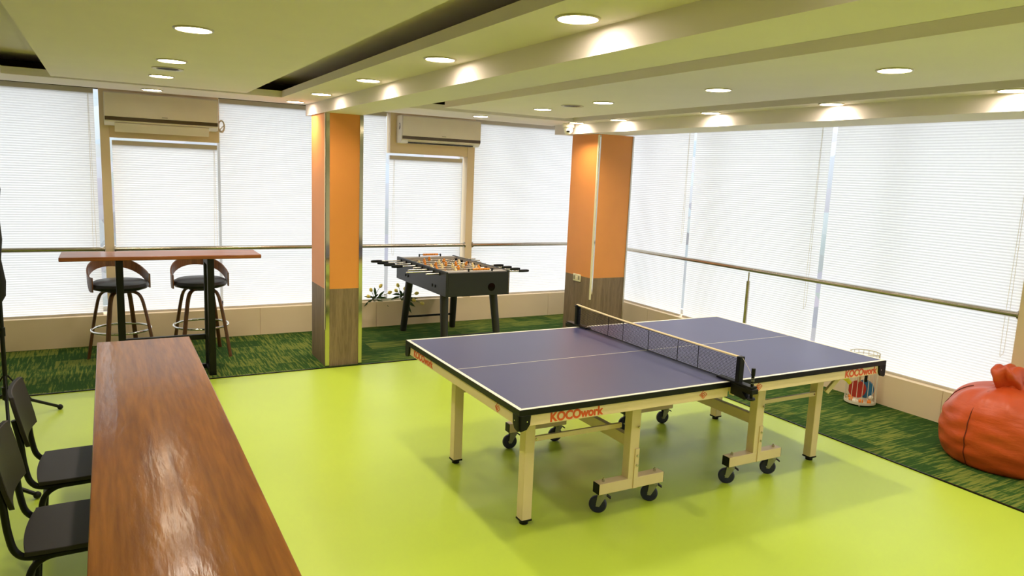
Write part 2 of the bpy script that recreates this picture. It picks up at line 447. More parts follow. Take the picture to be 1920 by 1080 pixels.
for x, ys in ((-2.667, (-1.1, -2.4, -3.9)), (-1.48, (-2.6, -4.1)), (.36, (-2.6, -4.1)), (1.432, (-2.6, -4.1))):  # extra downlights out of view, added to light the room
    for y in ys: put_light(x, y, 'unseen round ceiling downlight added behind the camera for room light', 'added unseen downlights behind the camera')

# round ceiling vents
def vent(x, y, label):
    t = thing('ceiling_vent', label, 'vent', (x, y, ZS), 0, 'round ceiling vents')
    MB().lathe([(.001, .004), (.066, .004), (.070, -.004), (.095, -.006), (.096, .0)], n=32, cap=False).build('rim', 'lampring', t)
    MB().lathe([(.001, -.0015), (.069, -.0015)], n=32, cap=False).build('dark_opening', 'lens', t)
    g = MB()
    for k in range(5): g.box((-.06, -.048 + k * .024 - .003, -.004), (.06, -.048 + k * .024 + .003, -.002))
    g.build('grille', 'acdark', t)
vent(-2.66, 1.73, 'small round dark air vent on the left ceiling raft between two downlights')
vent(.36, 1.56, 'small round dark air vent on the right ceiling raft between two downlights')

# dome camera
t = thing('dome_camera', 'white dome security camera under the ceiling at the corner by the right orange pillar', 'camera', (1.452, 3.262, ZS))
MB().lathe([(.001, 0), (.062, 0), (.066, -.004), (.066, -.040), (.060, -.046), (.001, -.046)], n=32).build('base', 'acwhite', t)
hd = MB().lathe([(.050, -.044), (.052, -.060), (.048, -.085), (.036, -.108), (.018, -.122), (.001, -.126)], n=32, cap=False).build('dome', 'acwhite', t)
vdir = Vector((CAM.x - 1.452, CAM.y - 3.262, 0)).normalized(); sd = Vector((-vdir.y, vdir.x, 0))
c = vdir * .045 + Vector((0, 0, -.088))
MB().beam(c - sd * .018, c + sd * .018, .014, .018).build('lens_window', 'lens', t, bevel=.003)
c = vdir * .0475 + Vector((0, 0, -.068))
MB().cyl(c - vdir * .004 + sd * .008, c + vdir * .003 + sd * .008, .004).cyl(c - vdir * .004 - sd * .008, c + vdir * .003 - sd * .008, .004).build('sensor', 'lens', t)

# ------------------------------------------------------------------ pillars
def pillar(name, label, x0, x1, y0, y1, zj, ztop, trim):
    t = tag(thing(name, label, 'pillar', (x0, y0, 0), absolute=True), kind='structure')
    MB().box((x0, y0, zj), (x1, y1, ztop)).build('orange_panel', 'orange', t, smooth=False)
    MB().box((x0, y0, 0), (x1, y1, zj)).build('wood_panel', 'brownlam', t, smooth=False)
    for a, b, za, zb, mat in trim:
        MB().box((a[0], a[1], za), (b[0], b[1], zb)).build('corner_strip', mat, t, bevel=.001)
    return t
x0, x1, y0, y1 = -1.31, -.968, 2.985, 3.49
pillar('pillar', 'orange square pillar with brown wood base standing left of the table football', x0, x1, y0, y1, .742, ZB,
       [((x0 - .004, y0 - .006), (x0 + .036, y0 + .004), .004, ZB - .002, 'mirror'),
        ((x1 - .030, y0 - .006), (x1 + .004, y0 + .004), .004, ZB - .002, 'mirror'),
        ((x0 - .005, y0 - .006), (x0 + .003, y0 + .018), .36, ZB - .002, 'ivory')])
x0, x1, y0, y1 = 1.675, 2.155, 2.985, 3.50
pillar('pillar', 'orange square pillar with brown wood base and wall socket behind the net', x0, x1, y0, y1, .742, ZB,
       [((x0 - .005, y0 - .006), (x0 + .012, y0 + .010), .50, ZB - .01, 'ivory'),
        ((x0 + .012, y0 - .005), (x0 + .030, y0 + .003), .56, ZB - .01, 'mirror'),
        ((x1 - .016, y0 - .006), (x1 + .004, y0 + .010), .004, ZB - .002, 'steel')])
# wall socket on the right pillar's left face
t = thing('wall_socket', 'ivory double wall socket on the brown wood base of the right orange pillar', 'socket', (1.675, 3.25, .715))
MB().box((-.012, -.075, -.042), (0, .075, .042)).build('plate', 'ivory', t, bevel=.004)
for yy in (-.045, .045):
    MB().box((-.0145, yy - .016, -.022), (-.011, yy + .016, .022)).build('socket_face', 'greyslot', t, bevel=.002)
MB().box((-.016, -.02, -.02), (-.011, .02, .012)).build('switch', 'ivory', t, bevel=.002)

# ------------------------------------------------------------------ pleated blinds
PITCH_B = .0228
def blind(name, label, along, a, b, z0, z1, plane, cord=None, group='white pleated blinds'):
    mid = (a + b) / 2
    t = thing(name, label, 'blind', (mid, plane, z0) if along == 'x' else (plane, mid, z0), 0, group, absolute=True)
    mb = MB(); n = int(round((z1 - .045 - z0 - .02) / PITCH_B)); h = (z1 - .045 - z0 - .02) / n
    vs, fs = [], []
    prof = []
    for k in range(n):
        zz = z0 + .02 + k * h
        prof += [(0.0, zz), (-.0031, zz + h * .5)]
    prof.append((0, z0 + .02 + n * h))
    for d, zz in prof:
        for e in (a, b):
            vs.append((e, plane + d, zz) if along == 'x' else (plane + d, e, zz))
    for i in range(len(prof) - 1): fs.append((2 * i, 2 * i + 1, 2 * i + 3, 2 * i + 2))
    mb.add(vs, fs).build('pleated_fabric', 'blind', t, smooth=False)
    def bx(za, zb, d0, d1): return MB().box((a, plane + d0, za), (b, plane + d1, zb)) if along == 'x' else MB().box((plane + d0, a, za), (plane + d1, b, zb))
    bx(z1 - .045, z1, -.022, .022).build('headrail', 'blindrail', t, bevel=.003)
    bx(z0, z0 + .02, -.014, .012).build('bottom_rail', 'blindrail', t, bevel=.002)
    if cord is not None:
        e, zc = cord
        q = [(e, z1 - .05), (e - .004, (z1 + zc) / 2), (e - .012, zc + .12), (e, zc), (e + .016, zc + .08), (e + .012, (z1 + zc) / 2), (e + .006, z1 - .05)]
        pts = [(u, plane - .03, w) if along == 'x' else (plane - .03, u, w) for u, w in q]
        MB().tube(catmull(pts, 6), .0016, 5).build('pull_cord', 'wire', t)
    return t
PB = 4.612
blind('window_blind', 'tall white pleated blind left of the cream post, behind the wooden bar table end', 'x', -5.5, -3.112, SILL, 2.507, PB, (-3.16, .80))
blind('window_blind', 'short white pleated blind under the left air conditioner', 'x', -2.972, -2.015, SILL, 2.03, PB, (-2.05, .86))
blind('window_blind', 'tall white pleated blind between the left air conditioner and the orange pillar', 'x', -1.985, -.80, SILL, 2.507, PB)
blind('window_blind', 'narrow white pleated blind right of the orange pillar behind yellow tulips', 'x', -.78, -.178, SILL, 2.507, PB)
blind('window_blind', 'short white pleated blind under the right air conditioner behind the table football', 'x', -.135, .80, SILL, 2.022, PB, (-.09, .85))
blind('window_blind', 'tall white pleated blind between the right air conditioner and the corner pillar', 'x', .95, 2.78, SILL, 2.507, PB)
PR = 2.886
blind('window_blind', 'white pleated blind on the right wall next to the corner orange pillar', 'y', 2.805, 4.5, .275, 2.507, PR, (2.85, 1.15))
blind('window_blind', 'wide white pleated blind on the right wall behind the handrail post', 'y', .975, 2.765, .275, 2.507, PR, (1.06, .70))
blind('window_blind', 'wide white pleated blind on the right wall above the orange beanbag', 'y', -.835, .925, .275, 2.507, PR, (-.74, .66))
blind('window_blind', 'white pleated blind on the right wall past the frame edge', 'y', -3.2, -1.32, .275, 2.507, PR)

# ------------------------------------------------------------------ handrails
def rail(label, p, q, posts=(), fl=(True, True)):
    t = thing('handrail', label, 'handrail', ((p[0] + q[0]) / 2, (p[1] + q[1]) / 2, SILL), 0, 'steel handrails', absolute=True)
    MB().cyl(p, q, .0225, n=24).build('tube', 'steel', t)
    d = (Vector(q) - Vector(p)).normalized()
    if fl[0]: MB().cyl(Vector(p), Vector(p) + d * .012, .036, n=24).build('flange', 'steel', t)
    if fl[1]: MB().cyl(Vector(q) - d * .012, Vector(q), .036, n=24).build('flange', 'steel', t)
    for (x, y, z0) in posts:
        po = MB().cyl((x, y, z0), (x, y, p[2] - .11), .019, n=18).build('post', 'steel', t)
        MB().cyl((x, y, p[2] - .112), (x, y, p[2] - .018), .008, n=12).build('post_pin', 'steel', po, org=t.location)
ZR = .968
rail('steel handrail across the blind left of the cream post', (XL, 4.535, ZR), (-3.071, 4.535, ZR), fl=(False, True))
rail('steel handrail behind the wooden bar table, running on behind the orange pillar', (-2.989, 4.535, ZR), (.834, 4.535, ZR))
rail('steel handrail between the cream post and the corner orange pillar', (.931, 4.535, ZR), (2.79, 4.535, ZR), fl=(True, False))
rail('long steel handrail with one post along the right window wall', (2.825, 4.5, .965), (2.825, -.84, .985), posts=[(2.83, 1.765, .275)], fl=(False, True))

# ------------------------------------------------------------------ air conditioners
def aircon(label, x0, flap, cable, sidemark):
    W = 1.0; yb, yf = 4.53, 4.335; z0, z1 = 2.165, 2.475
    t = thing('air_conditioner', label, 'air conditioner', (x0 + W / 2, yb, z0), 0, 'wall air conditioners', absolute=True)
    prof = [(yb, z0), (yf + .06, z0), (yf + .012, z0 + .035), (yf + .012, z1 - .02), (yf + .03, z1), (yb, z1)]
    MB().prism(prof, 'x', x0, x0 + W).build('body', 'acwhite', t, bevel=.006)
    MB().prism([(yf + .011, z0 + .075), (yf, z0 + .08), (yf - .004, z1 - .12), (yf, z1 - .012), (yf + .011, z1 - .006)], 'x', x0 + .006, x0 + W - .006).build('front_panel', 'acwhite', t, bevel=.003)
    MB().prism([(yf + .011, z0 + .044), (yf + .001, z0 + .048), (yf, z0 + .079), (yf + .011, z0 + .079)], 'x', x0 + .006, x0 + W - .006).build('trim_band', 'acdark', t)
    MB().box((x0 + .09, yf + .03, z0 - .001), (x0 + W - .09, yf + .12, z0 + .012)).build('air_outlet', 'lens', t)
    q = (yf + .022, z0 + .024); a = rad(flap)
    fl_ = .095 if flap > 20 else .075
    e = (q[0] + fl_ * math.cos(a), q[1] - fl_ * math.sin(a))
    nx, nz = math.sin(a) * .007, math.cos(a) * .007
    MB().prism([q, e, (e[0] - nx, e[1] - nz), (q[0] - nx, q[1] - nz)], 'x', x0 + .085, x0 + W - .085).build('louver_flap', 'acwhite', t, bevel=.002)
    # small mark in the middle of the front panel
    MB().box((x0 + W * .49, yf - .0045, z0 + .092), (x0 + W * .54, yf - .0015, z0 + .098)).build('badge', 'greyslot', t)
    if sidemark:
        pts = [(x0 - .001, 4.42 + .016 * math.cos(k * PI / 8), z0 + .19 + .03 * math.sin(k * PI / 8)) for k in range(3, 14)]
        MB().tube(pts, .004, 6).cyl((x0 - .002, 4.425, z0 + .15), (x0 - .002, 4.41, z0 + .19), .003, n=8).build('side_mark', 'acdark', t)
    if cable:
        pts = []
        xx, yy, zz = x0 + W + .005, 4.44, z0 + .07
        for k in range(26):
            a = k * 2 * PI / 11
            pts.append((xx + .035 + .032 * math.sin(a) * (1 - .012 * k), yy - .01 * math.cos(a * .5), zz + .035 - .062 * math.cos(a) * (1 - .01 * k) - .05))
        pts = [(x0 + W - .03, yy, z0 + .02)] + pts + [(x0 + W + .01, yy, z0 + .0)]
        MB().tube(catmull(pts, 4), .0045, 6).build('cable', 'cable', t)
    return t
aircon('white wall air conditioner with open flap above the short blind, left of the orange pillar', -3.03, 58, True, False)
aircon('white wall air conditioner with closed flap above the table football, right of the orange pillar', -.085, 4, False, True)

# ------------------------------------------------------------------ table tennis table
TT = thing('table_tennis_table', 'blue table tennis table with cream frame on castors on the lime floor', 'table tennis table', (0, 0, 0), -.0094)
L2, W2, H = 1.37, .7625, .76
MB().box((-L2, -W2, H - .022), (-.004, W2, H)).build('tabletop', 'ttblue', TT, smooth=False)
MB().box((.004, -W2, H - .022), (L2, W2, H)).build('tabletop', 'ttblue', TT, smooth=False)
ln = MB(); zt = H + .0008
for s in (-1, 1):
    ln.box((-L2, s * W2, H - .001), (L2, s * (W2 - .02), zt))
    ln.box((s * L2, -W2 + .02, H - .001), (s * (L2 - .02), W2 - .02, zt))
ln.box((-L2 + .02, -.0018, H - .001), (L2 - .02, .0018, zt))
ln.build('white_lines', 'ttwhite', TT, smooth=False)
rim = MB()
for s in (-1, 1):
    rim.box((-L2 - .003, s * (W2 - .004), H - .030), (L2 + .003, s * (W2 + .003), H - .0015))
    rim.box((s * (L2 - .004), -W2, H - .030), (s * (L2 + .003), W2, H - .0015))
rim.build('black_edging', 'black', TT, smooth=False)
AZ0, AZ1 = .672, .732
for sx in (-1, 1):
    ap = MB()
    x0, x1 = (-L2 + .02, -.02) if sx < 0 else (.02, L2 - .02)
    for s in (-1, 1): ap.box((x0, s * (W2 - .008), AZ0), (x1, s * (W2 - .038), AZ1))
    xe = sx * (L2 - .008); ap.box((xe, -W2 + .01, AZ0), (xe - sx * .03, W2 - .01, AZ1))
    xi = sx * .035; ap.box((xi, -W2 + .04, AZ0 + .01), (xi + sx * .03, W2 - .04, AZ1))
    ap.build('apron_frame', 'ttframe', TT, bevel=.002)
    for s in (-1, 1):
        # rounded black corner bracket wrapping the apron
        cx, cy = sx * (L2 + .004), s * (W2 + .004)
        br = MB()
        pl = [(0, H - .028), (0, AZ0 - .012), (.012, AZ0 - .020), (.045, AZ0 - .012), (.062, AZ0 + .012), (.066, H - .028)]
        br.prism([(cx - sx * a, b) for a, b in pl], 'y', cy, cy - s * .014)
        br.prism([(cy - s * a, b) for a, b in pl], 'x', cx, cx - sx * .014)
        cb = br.build('corner_bracket', 'blackplastic', TT, bevel=.002)
        MB().cyl((cx - sx * .045, cy + s * .0005, .700), (cx - sx * .045, cy - s * .002, .700), .003, n=10).cyl((cx + sx * .0005, cy - s * .045, .700), (cx - sx * .002, cy - s * .045, .700), .003, n=10).build('screw', 'chrome', cb)
        # outer leg
        lx, ly = sx * 1.134, s * .448
        lg = MB().box((lx - .030, ly - .030, .028), (lx + .030, ly + .030, AZ0 + .03)).build('leg', 'ttframe', TT, bevel=.003)
        MB().box((lx - .032, ly - .032, .020), (lx + .032, ly + .032, .030)).cyl((lx, ly, 0.0), (lx, ly, .022), .024, n=18).build('rubber_foot', 'blackplastic', lg)
        # inner T leg with castor beam
        px_, py = sx * .492, s * .522
        po = MB().box((px_ - .033, py - .030, .185), (px_ + .033, py + .030, AZ0 + .03)).build('post', 'ttframe', TT, bevel=.003)
        MB().box((px_ + .004, py + s * .029, .125), (px_ + .033, py + s * .036, .36)).build('splice_plate', 'ttframe', po, bevel=.001)
        bo = MB()
        for zz in (.262, .318, .487): bo.cyl((px_ + .019, py + s * .034, zz), (px_ + .019, py + s * .043, zz), .007, n=10)
        bo.build('bolt', 'steel', po)
        bm_ = MB().box((sx * .262, py - .030, .122), (sx * .718, py + .030, .186)).build('castor_beam', 'ttframe', TT, bevel=.003)
        MB().box((sx * .262 - sx * .004, py - .028, .124), (sx * .262 + sx * .002, py + .028, .184)).build('end_cap', 'blackplastic', bm_, bevel=.002)
        MB().box((sx * .718 - sx * .002, py - .028, .124), (sx * .718 + sx * .004, py + .028, .184)).build('end_cap', 'blackplastic', bm_, bevel=.002)
        for cxx in (.308, .674):
            wx = sx * cxx
            MB().cyl((wx, py, .186), (wx, py, .199), .009, n=6).cyl((wx, py, .199), (wx, py, .207), .005, n=8).build('nut', 'steel', bm_)
            # castor: fork, wheel, brake; axle swivelled a little
            a = rad(-40 if s < 0 else -12); dx, dy = math.cos(a), math.sin(a); nx, ny = -dy, dx
            ox, oy = wx - dx * .022, py - dy * .022
            cs = MB()
            cs.cyl((wx, py, .108), (wx, py, .122), .026, n=20)
            for q in (-1, 1):
                ex, ey = ox + nx * q * .019, oy + ny * q * .019
                P = [(wx + nx * q * .019 + dx * .026, py + ny * q * .019 + dy * .026, .112), (wx + nx * q * .019 - dx * .024, py + ny * q * .019 - dy * .024, .112),
                     (ex - dx * .010, ey - dy * .010, .042), (ex + dx * .010, ey + dy * .010, .042)]
                off = Vector((nx, ny, 0)) * (.0015)
                vs = [Vector(p) - off for p in P] + [Vector(p) + off for p in P]
                cs.add(vs, [(0, 1, 2, 3), (7, 6, 5, 4), (0, 4, 5, 1), (1, 5, 6, 2), (2, 6, 7, 3), (3, 7, 4, 0)])
            cs.cyl((ox + nx * .022, oy + ny * .022, .05), (ox - nx * .022, oy - ny * .022, .05), .005, n=10)
            ca = cs.build('castor_fork', 'zinc', TT)
            wh = MB(); R = .050
            wp = [(.012, -.013), (R - .006, -.013), (R, -.007), (R, .007), (R - .006, .013), (.012, .013)]
            vs = []
            for r_, w_ in wp:
                for k in range(28):
                    an = 2 * PI * k / 28
                    vs.append((ox + dx * r_ * math.cos(an) + nx * w_, oy + dy * r_ * math.cos(an) + ny * w_, R + r_ * math.sin(an)))
            fs = [(i * 28 + k, i * 28 + (k + 1) % 28, (i + 1) * 28 + (k + 1) % 28, (i + 1) * 28 + k) for i in range(5) for k in range(28)]
            wh.add(vs, fs).build('wheel', 'wheel', ca)
            MB().beam((wx + dx * .024, py + dy * .024, .110), (wx + dx * .048, py + dy * .048, .094), .026, .007).build('brake', 'blackplastic', ca, bevel=.002)
        # brace from outer leg to post
        br_ = MB().box((lx - sx * .030, ly + s * .004, .462), (px_ + sx * .033, ly + s * .020, .490)).build('brace', 'ttframe', TT, bevel=.002)
        MB().cyl((lx - sx * .045, ly + s * .0195, .476), (lx - sx * .045, ly + s * .0245, .476), .006, n=10).build('bolt', 'steel', br_)
    # cross bars between the two posts and the two legs
    MB().box((sx * .492 - .018, -.50, .360), (sx * .492 + .018, .50, .425)).build('cross_bar', 'ttframe', TT, bevel=.002)
    # folding latch lever with yellow grip
    if sx < 0:
        MB().beam((-1.30, .50, .665), (-1.155, .455, .585), .014, .035).build('gusset', 'ttframe', TT, bevel=.002)
        continue
    lv = MB().beam((sx * 1.03, -.60, .535), (sx * 1.10, -.62, .622), .022, .030).build('latch_lever', 'ttframe', TT, bevel=.003)
    MB().tube(catmull([(sx * 1.10, -.62, .622), (sx * 1.14, -.625, .634), (sx * 1.18, -.63, .618), (sx * 1.215, -.635, .590)], 5), .011, 8, flat=1.4).build('grip', 'yellow', lv)

def text_mesh(name, body, size, mat, parent, loc, rot, bold=.0):
    cu = bpy.data.curves.new(name, 'FONT'); cu.body = body; cu.size = size; cu.extrude = .0006; cu.offset = bold
    tmp = bpy.data.objects.new(name + '_tmp', cu); COL.objects.link(tmp)
    bpy.context.view_layer.update()
    me = bpy.data.meshes.new_from_object(tmp.evaluated_get(bpy.context.evaluated_depsgraph_get()))
    bpy.data.objects.remove(tmp)
    xs = [v.co.x for v in me.vertices]; 
    me.materials.clear(); me.materials.append(M[mat])
    o = bpy.data.objects.new(name, me); COL.objects.link(o); o.parent = parent; o.location = loc; o.rotation_euler = rot
    return o, max(xs) - min(xs), min(xs)
def lettering(p, rz, width):
    o, w, mn = text_mesh('lettering', 'KOCOwork', .062, 'red', TT, p, (PI / 2, 0, rz), .0025)
    k = width / w
    o.scale = (k, 1.0, 1); 
    return o
yo = -(W2 - .008) - .0006
lettering((-1.195, yo, .6805), 0, .315)
lettering((.985, yo, .6805), 0, .315)
lettering((-(L2 - .008) - .0006, .640, .6805), -PI / 2, .315)
def emblem(c, ux, nrm):
    """two interlocking diamonds with a small tick above, drawn as outlines"""
    mb = MB(); c = Vector(c); u = Vector(ux); n = Vector(nrm) * .0008; z = Vector((0, 0, 1))
    def seg(p, q, w=.0027):
        a = c + u * p[0] + z * p[1] + n; b = c + u * q[0] + z * q[1] + n
        mb.beam(a, b, w, .0012, up=nrm)
    def path(pts):
        for p, q in zip(pts[:-1], pts[1:]): seg(p, q)
    path([(0.002, .024), (-.026, 0), (0, -.022), (.026, 0), (.008, .014), (-.010, -.002), (0, -.010), (.010, 0), (.004, .006)])
    path([(-.006, .010), (-.017, .000), (0, -.015)])
    path([(-.006, .020), (.003, .029), (.010, .023)])
    return mb.build('emblem', 'red', TT, smooth=False)
emblem((-.205, yo, .704), (1, 0, 0), (0, -1, 0))
emblem((.224, yo, .704), (1, 0, 0), (0, -1, 0))
emblem((-(L2 - .008), -.525, .700), (0, -1, 0), (-1, 0, 0))

# net (clamped to the table: a thing of its own)
NT = thing('table_tennis_net', 'black table tennis net with white top tape clamped across the blue table', 'net', (0, 0, H), -.0094)
NH = .1525; YN = .80
nm = MB(); w = .0011
yy = -YN
while yy < YN: nm.beam((0, yy, .006), (0, yy, NH - .012), w * .75, w * .75); yy += .0105
zz = .008
while zz < NH - .014: nm.beam((0, -YN, zz), (0, YN, zz), w * 2.0, w * 2.0); zz += .0085
nm.build('mesh', 'netmesh', NT, smooth=False)
sm = MB()
for yy in (-.48, -.30, -.02, .25, .42): MB().beam((0, yy, .004), (0.001, yy + .004, NH - .012), .003, .003).build('seam', 'netmesh', NT, smooth=False)
MB().tube(catmull([(0, -YN - .02, NH - .002), (0, -.4, NH - .006), (0, 0, NH - .008), (0, .4, NH - .006), (0, YN + .02, NH + .002)], 8), .011, 8, flat=.55).build('top_tape', 'nettape', NT)
MB().tube([(0, -YN, .004), (0, YN, .004)], .002, 6).build('bottom_cord', 'blackplastic', NT)
for s in (-1, 1):
    po = MB().box((-.018, s * (YN - .006), -.008), (.018, s * (YN + .022), NH + .004)).build('net_post', 'black', NT, bevel=.003)
    cl = MB()
    cl.box((-.024, s * .66, .001), (.024, s * .92, .012))
    cl.prism([(s * .775, -.001), (s * .93, -.001), (s * .93, -.028), (s * .900, -.030), (s * .860, -.028), (s * .895, -.062), (s * .880, -.070), (s * .775, -.062)], 'x', -.024, .024)
    cl.build('clamp', 'black', NT, bevel=.002)
    kn = MB().cyl((0, s * .905, -.066), (0, s * .905, .075 if s < 0 else .008), .0085, n=14).lathe([(.001, 0), (.020, 0), (.024, .006), (.020, .014), (.001, .014)], (0, s * .905, -.066), 18).build('clamp_screw', 'black', NT)
    if s < 0:
        MB().cyl((0, s * .905, .072), (0, s * .905, .112), .011, n=14).build('handle', 'blackplastic', kn)
        rg = MB()
        for q in (.028, .040, .047, .056): rg.lathe([(.0086, -.0012), (.0095, 0), (.0086, .0012)], (0, s * .905, q), 14, cap=False)
        rg.build('thread', 'chrome', kn)
        MB().tube(catmull([(0, s * (YN + .02), NH), (0, s * .87, NH - .05), (0, s * .905, .06)], 5), .0009, 5).build('tension_cord', 'wire', NT)
MB().cyl((-.03, YN + .01, NH - .004), (.03, YN + .01, NH + .002), .004, n=8).build('tension_pin', 'blackplastic', NT)

# ------------------------------------------------------------------ table football
FB = thing('foosball_table', 'black table football with orange and ivory players, between pillars by the blinds', 'football table', (.245, 3.645, 0), .012)
fw_, fl_ = .365, .685; z0, z1 = .615, .868
bx = MB(); tk = .024
for s in (-1, 1):
    bx.box((s * fw_, -fl_, z0), (s * (fw_ - tk), fl_, z1))
    bx.box((-fw_ + tk, s * fl_, z0), (fw_ - tk, s * (fl_ - tk), z1 - .012))
bx.box((-fw_ + tk, -fl_ + tk, z0), (fw_ - tk, fl_ - tk, z0 + .02))
cab = bx.build('cabinet', 'fbox', FB, bevel=.003)
ib = MB()
for s in (-1, 1):
    ib.box((s * (fw_ - tk), -fl_ + .12, .77), (s * (fw_ - tk - .003), fl_ - .12, z1 - .004))
    ib.box((-fw_ + tk, s * (fl_ - tk), .855), (fw_ - tk, s * (fl_ - .12), .862))
    ib.box((-fw_ + tk, s * (fl_ - .12), .77), (fw_ - tk, s * (fl_ - .123), .862))
ib.build('inner_liner', 'fin', cab, smooth=False)
MB().box((-fw_ + tk, -fl_ + tk, .765), (fw_ - tk, fl_ - tk, .771)).build('playing_field', 'field', FB, smooth=False)
MB().cyl((.153, -fl_ - .003, .70), (.153, -fl_ + .004, .70), .042, n=32).build('ball_return', 'lens', FB)
MB().box((fw_ - .014, -fl_ - .002, z0 + .01), (fw_ - .010, -fl_ + .002, z1 - .01)).build('edge_strip', 'steel', FB)
bl = MB()
for y in (-.42, -.35, .33, .40): bl.lathe([(.001, -.010), (.014, -.009), (.017, 0)], (-fw_, y, .69), 14, axis='x', cap=False)
bl.build('bolt', 'blackplastic', FB)
for s in (-1, 1):
    for q in (-1, 1):
        ft, tp = (q * .315 , s * .575), (q * .285, s * .475)
        lg = MB().tube([(tp[0], tp[1], z0 + .01), (ft[0], ft[1], 0.012)], [.045, .036], 10).cyl((ft[0], ft[1], 0), (ft[0], ft[1], .014), .030, n=14).build('leg', 'legdark', FB)
    MB().beam((-.30, s * .552, .175), (.30, s * .552, .175), .016, .022).build('stretcher', 'black', FB, bevel=.002)
# bead scorers on both ends
for s in (-1, 1):
    sc = MB().cyl((-.10 , s * (fl_ - .035), .885), (.17, s * (fl_ - .035), .885), .004, n=8)
    sc.box((-.105, s * (fl_ - .045), z1 - .014), (-.095, s * (fl_ - .025), .893)).box((.165, s * (fl_ - .045), z1 - .014), (.175, s * (fl_ - .025), .893))
    sc = sc.build('score_rod', 'black', FB)
    bd = MB()
    for k in range(10): bd.lathe([(.004, -.0085), (.012, -.007), (.0135, 0), (.012, .007), (.004, .0085)], (-.045 + k * .0195, s * (fl_ - .035), .885), 14, axis='x', cap=False)
    bd.build('score_beads', 'porange', sc)
# rods with players
RZ = .833
def player_mesh():
    mb = MB()
    mb.lathe([(.004, -.070), (.012, -.066), (.010, -.052), (.009, -.03), (.014, -.012), (.017, .004), (.018, .016), (.009, .022)], n=12)
    mb.sphere((0, 0, .031), .0115, 12, m=8)
    return mb
pmeshes = {}
for nm in ('porange', 'pwhite'):
    o = player_mesh().build('player', nm, None); pmeshes[nm] = o.data; bpy.data.objects.remove(o)
team = ['pwhite', 'pwhite', 'porange', 'pwhite', 'porange', 'pwhite', 'porange', 'porange']   # near to far
count = [1, 2, 3, 5, 5, 3, 2, 1]
ext_L = [.15, .30, .22, .10, .26, .29, .31, .33]; ext_R = [.30, .28, .26, .24, .12, .14, .20, .22]
for k in range(8):
    y = -.525 + k * .153
    xl, xr = -fw_ - ext_L[k], fw_ + ext_R[k]
    rd = MB().cyl((xl, y, RZ), (xr, y, RZ), .008, n=12).build('rod', 'steel', FB)
    bsh = MB()
    for s in (-1, 1):
        bsh.lathe([(.009, -.010), (.017, -.008), (.020, 0)] if s < 0 else [(.020, 0), (.017, .008), (.009, .010)], (s * fw_, y, RZ), 14, axis='x')
        bsh.lathe([(.009, -.028), (.014, -.026), (.014, 0), (.009, .002)], (s * (fw_ - tk - .004) + (.028 if s < 0 else 0), y, RZ), 14, axis='x')
    bsh.build('bushing', 'blackplastic', rd)
    e, sg = (xl, -1) if k >= 4 else (xr, 1)
    prof = [(.009, 0), (.014, .006), (.016, .05), (.015, .10), (.012, .125), (.001, .13)]
    if sg < 0: prof = [(r, -z) for r, z in reversed(prof)]
    MB().lathe(prof, (e - sg * .10, y, RZ), 14, axis='x').build('handle', 'blackplastic', rd)
    n = count[k]; shift = random.uniform(-.03, .03)
    for i in range(n):
        px_ = (0 if n == 1 else (i - (n - 1) / 2) * (.50 / max(n - 1, 2) if n > 2 else .24)) + shift
        o = bpy.data.objects.new('player', pmeshes[team[k]]); COL.objects.link(o); o.parent = rd; o.location = (px_, y, RZ)
        o.rotation_euler = (random.uniform(-.6, .6), 0, 0)

# ------------------------------------------------------------------ bar tables
B1 = thing('bar_table', 'long varnished brown wooden table top in the left foreground beside black chairs', 'table', (-2.866, -.60, 0))
b1x0, b1x1, b1y0, b1y1 = -.256, .252, -2.3, 1.915
MB().box((b1x0, b1y0, .722), (b1x1, b1y1, .76)).build('tabletop', 'bar1', B1, bevel=.004)
for yy in (-1.9, 1.55):
    f_ = MB()
    f_.box((-.20, yy - .025, .672), (.20, yy + .025, .722)).box((-.20, yy - .025, 0), (.20, yy + .025, .05))
    f_.box((-.20, yy - .025, .05), (-.15, yy + .025, .672)).box((.15, yy - .025, .05), (.20, yy + .025, .672))
    f_.build('leg_frame', 'black', B1, bevel=.002)
MB().box((-.02, -1.9, .62), (.02, 1.55, .66)).build('stretcher', 'black', B1, bevel=.002)

B2 = thing('bar_table', 'tall narrow wooden bar table with black steel legs in front of two stools', 'table', (-2.625, 3.245, 0))
MB().box((-.762, -.205, 1.035), (.762, .205, 1.068)).build('tabletop', 'bar2', B2, bevel=.006)
for sx in (-1, 1):
    x = sx * .345
    f_ = MB()
    f_.box((x - .027, -.198, 0), (x + .027, -.143, 1.034)).box((x - .027, .06, 0), (x + .027, .115, 1.034))
    f_.box((x - .027, -.143, .98), (x + .027, .06, 1.034)).box((x - .027, -.143, 0.0), (x + .027, .06, .05))
    f_.build('leg_frame', 'black', B2, bevel=.002)
MB().box((-.32, .07, .275), (.32, .105, .320)).build('stretcher', 'black', B2, bevel=.002)
MB().box((-.32, .07, .0), (.32, .105, .045)).build('floor_bar', 'black', B2, bevel=.002)

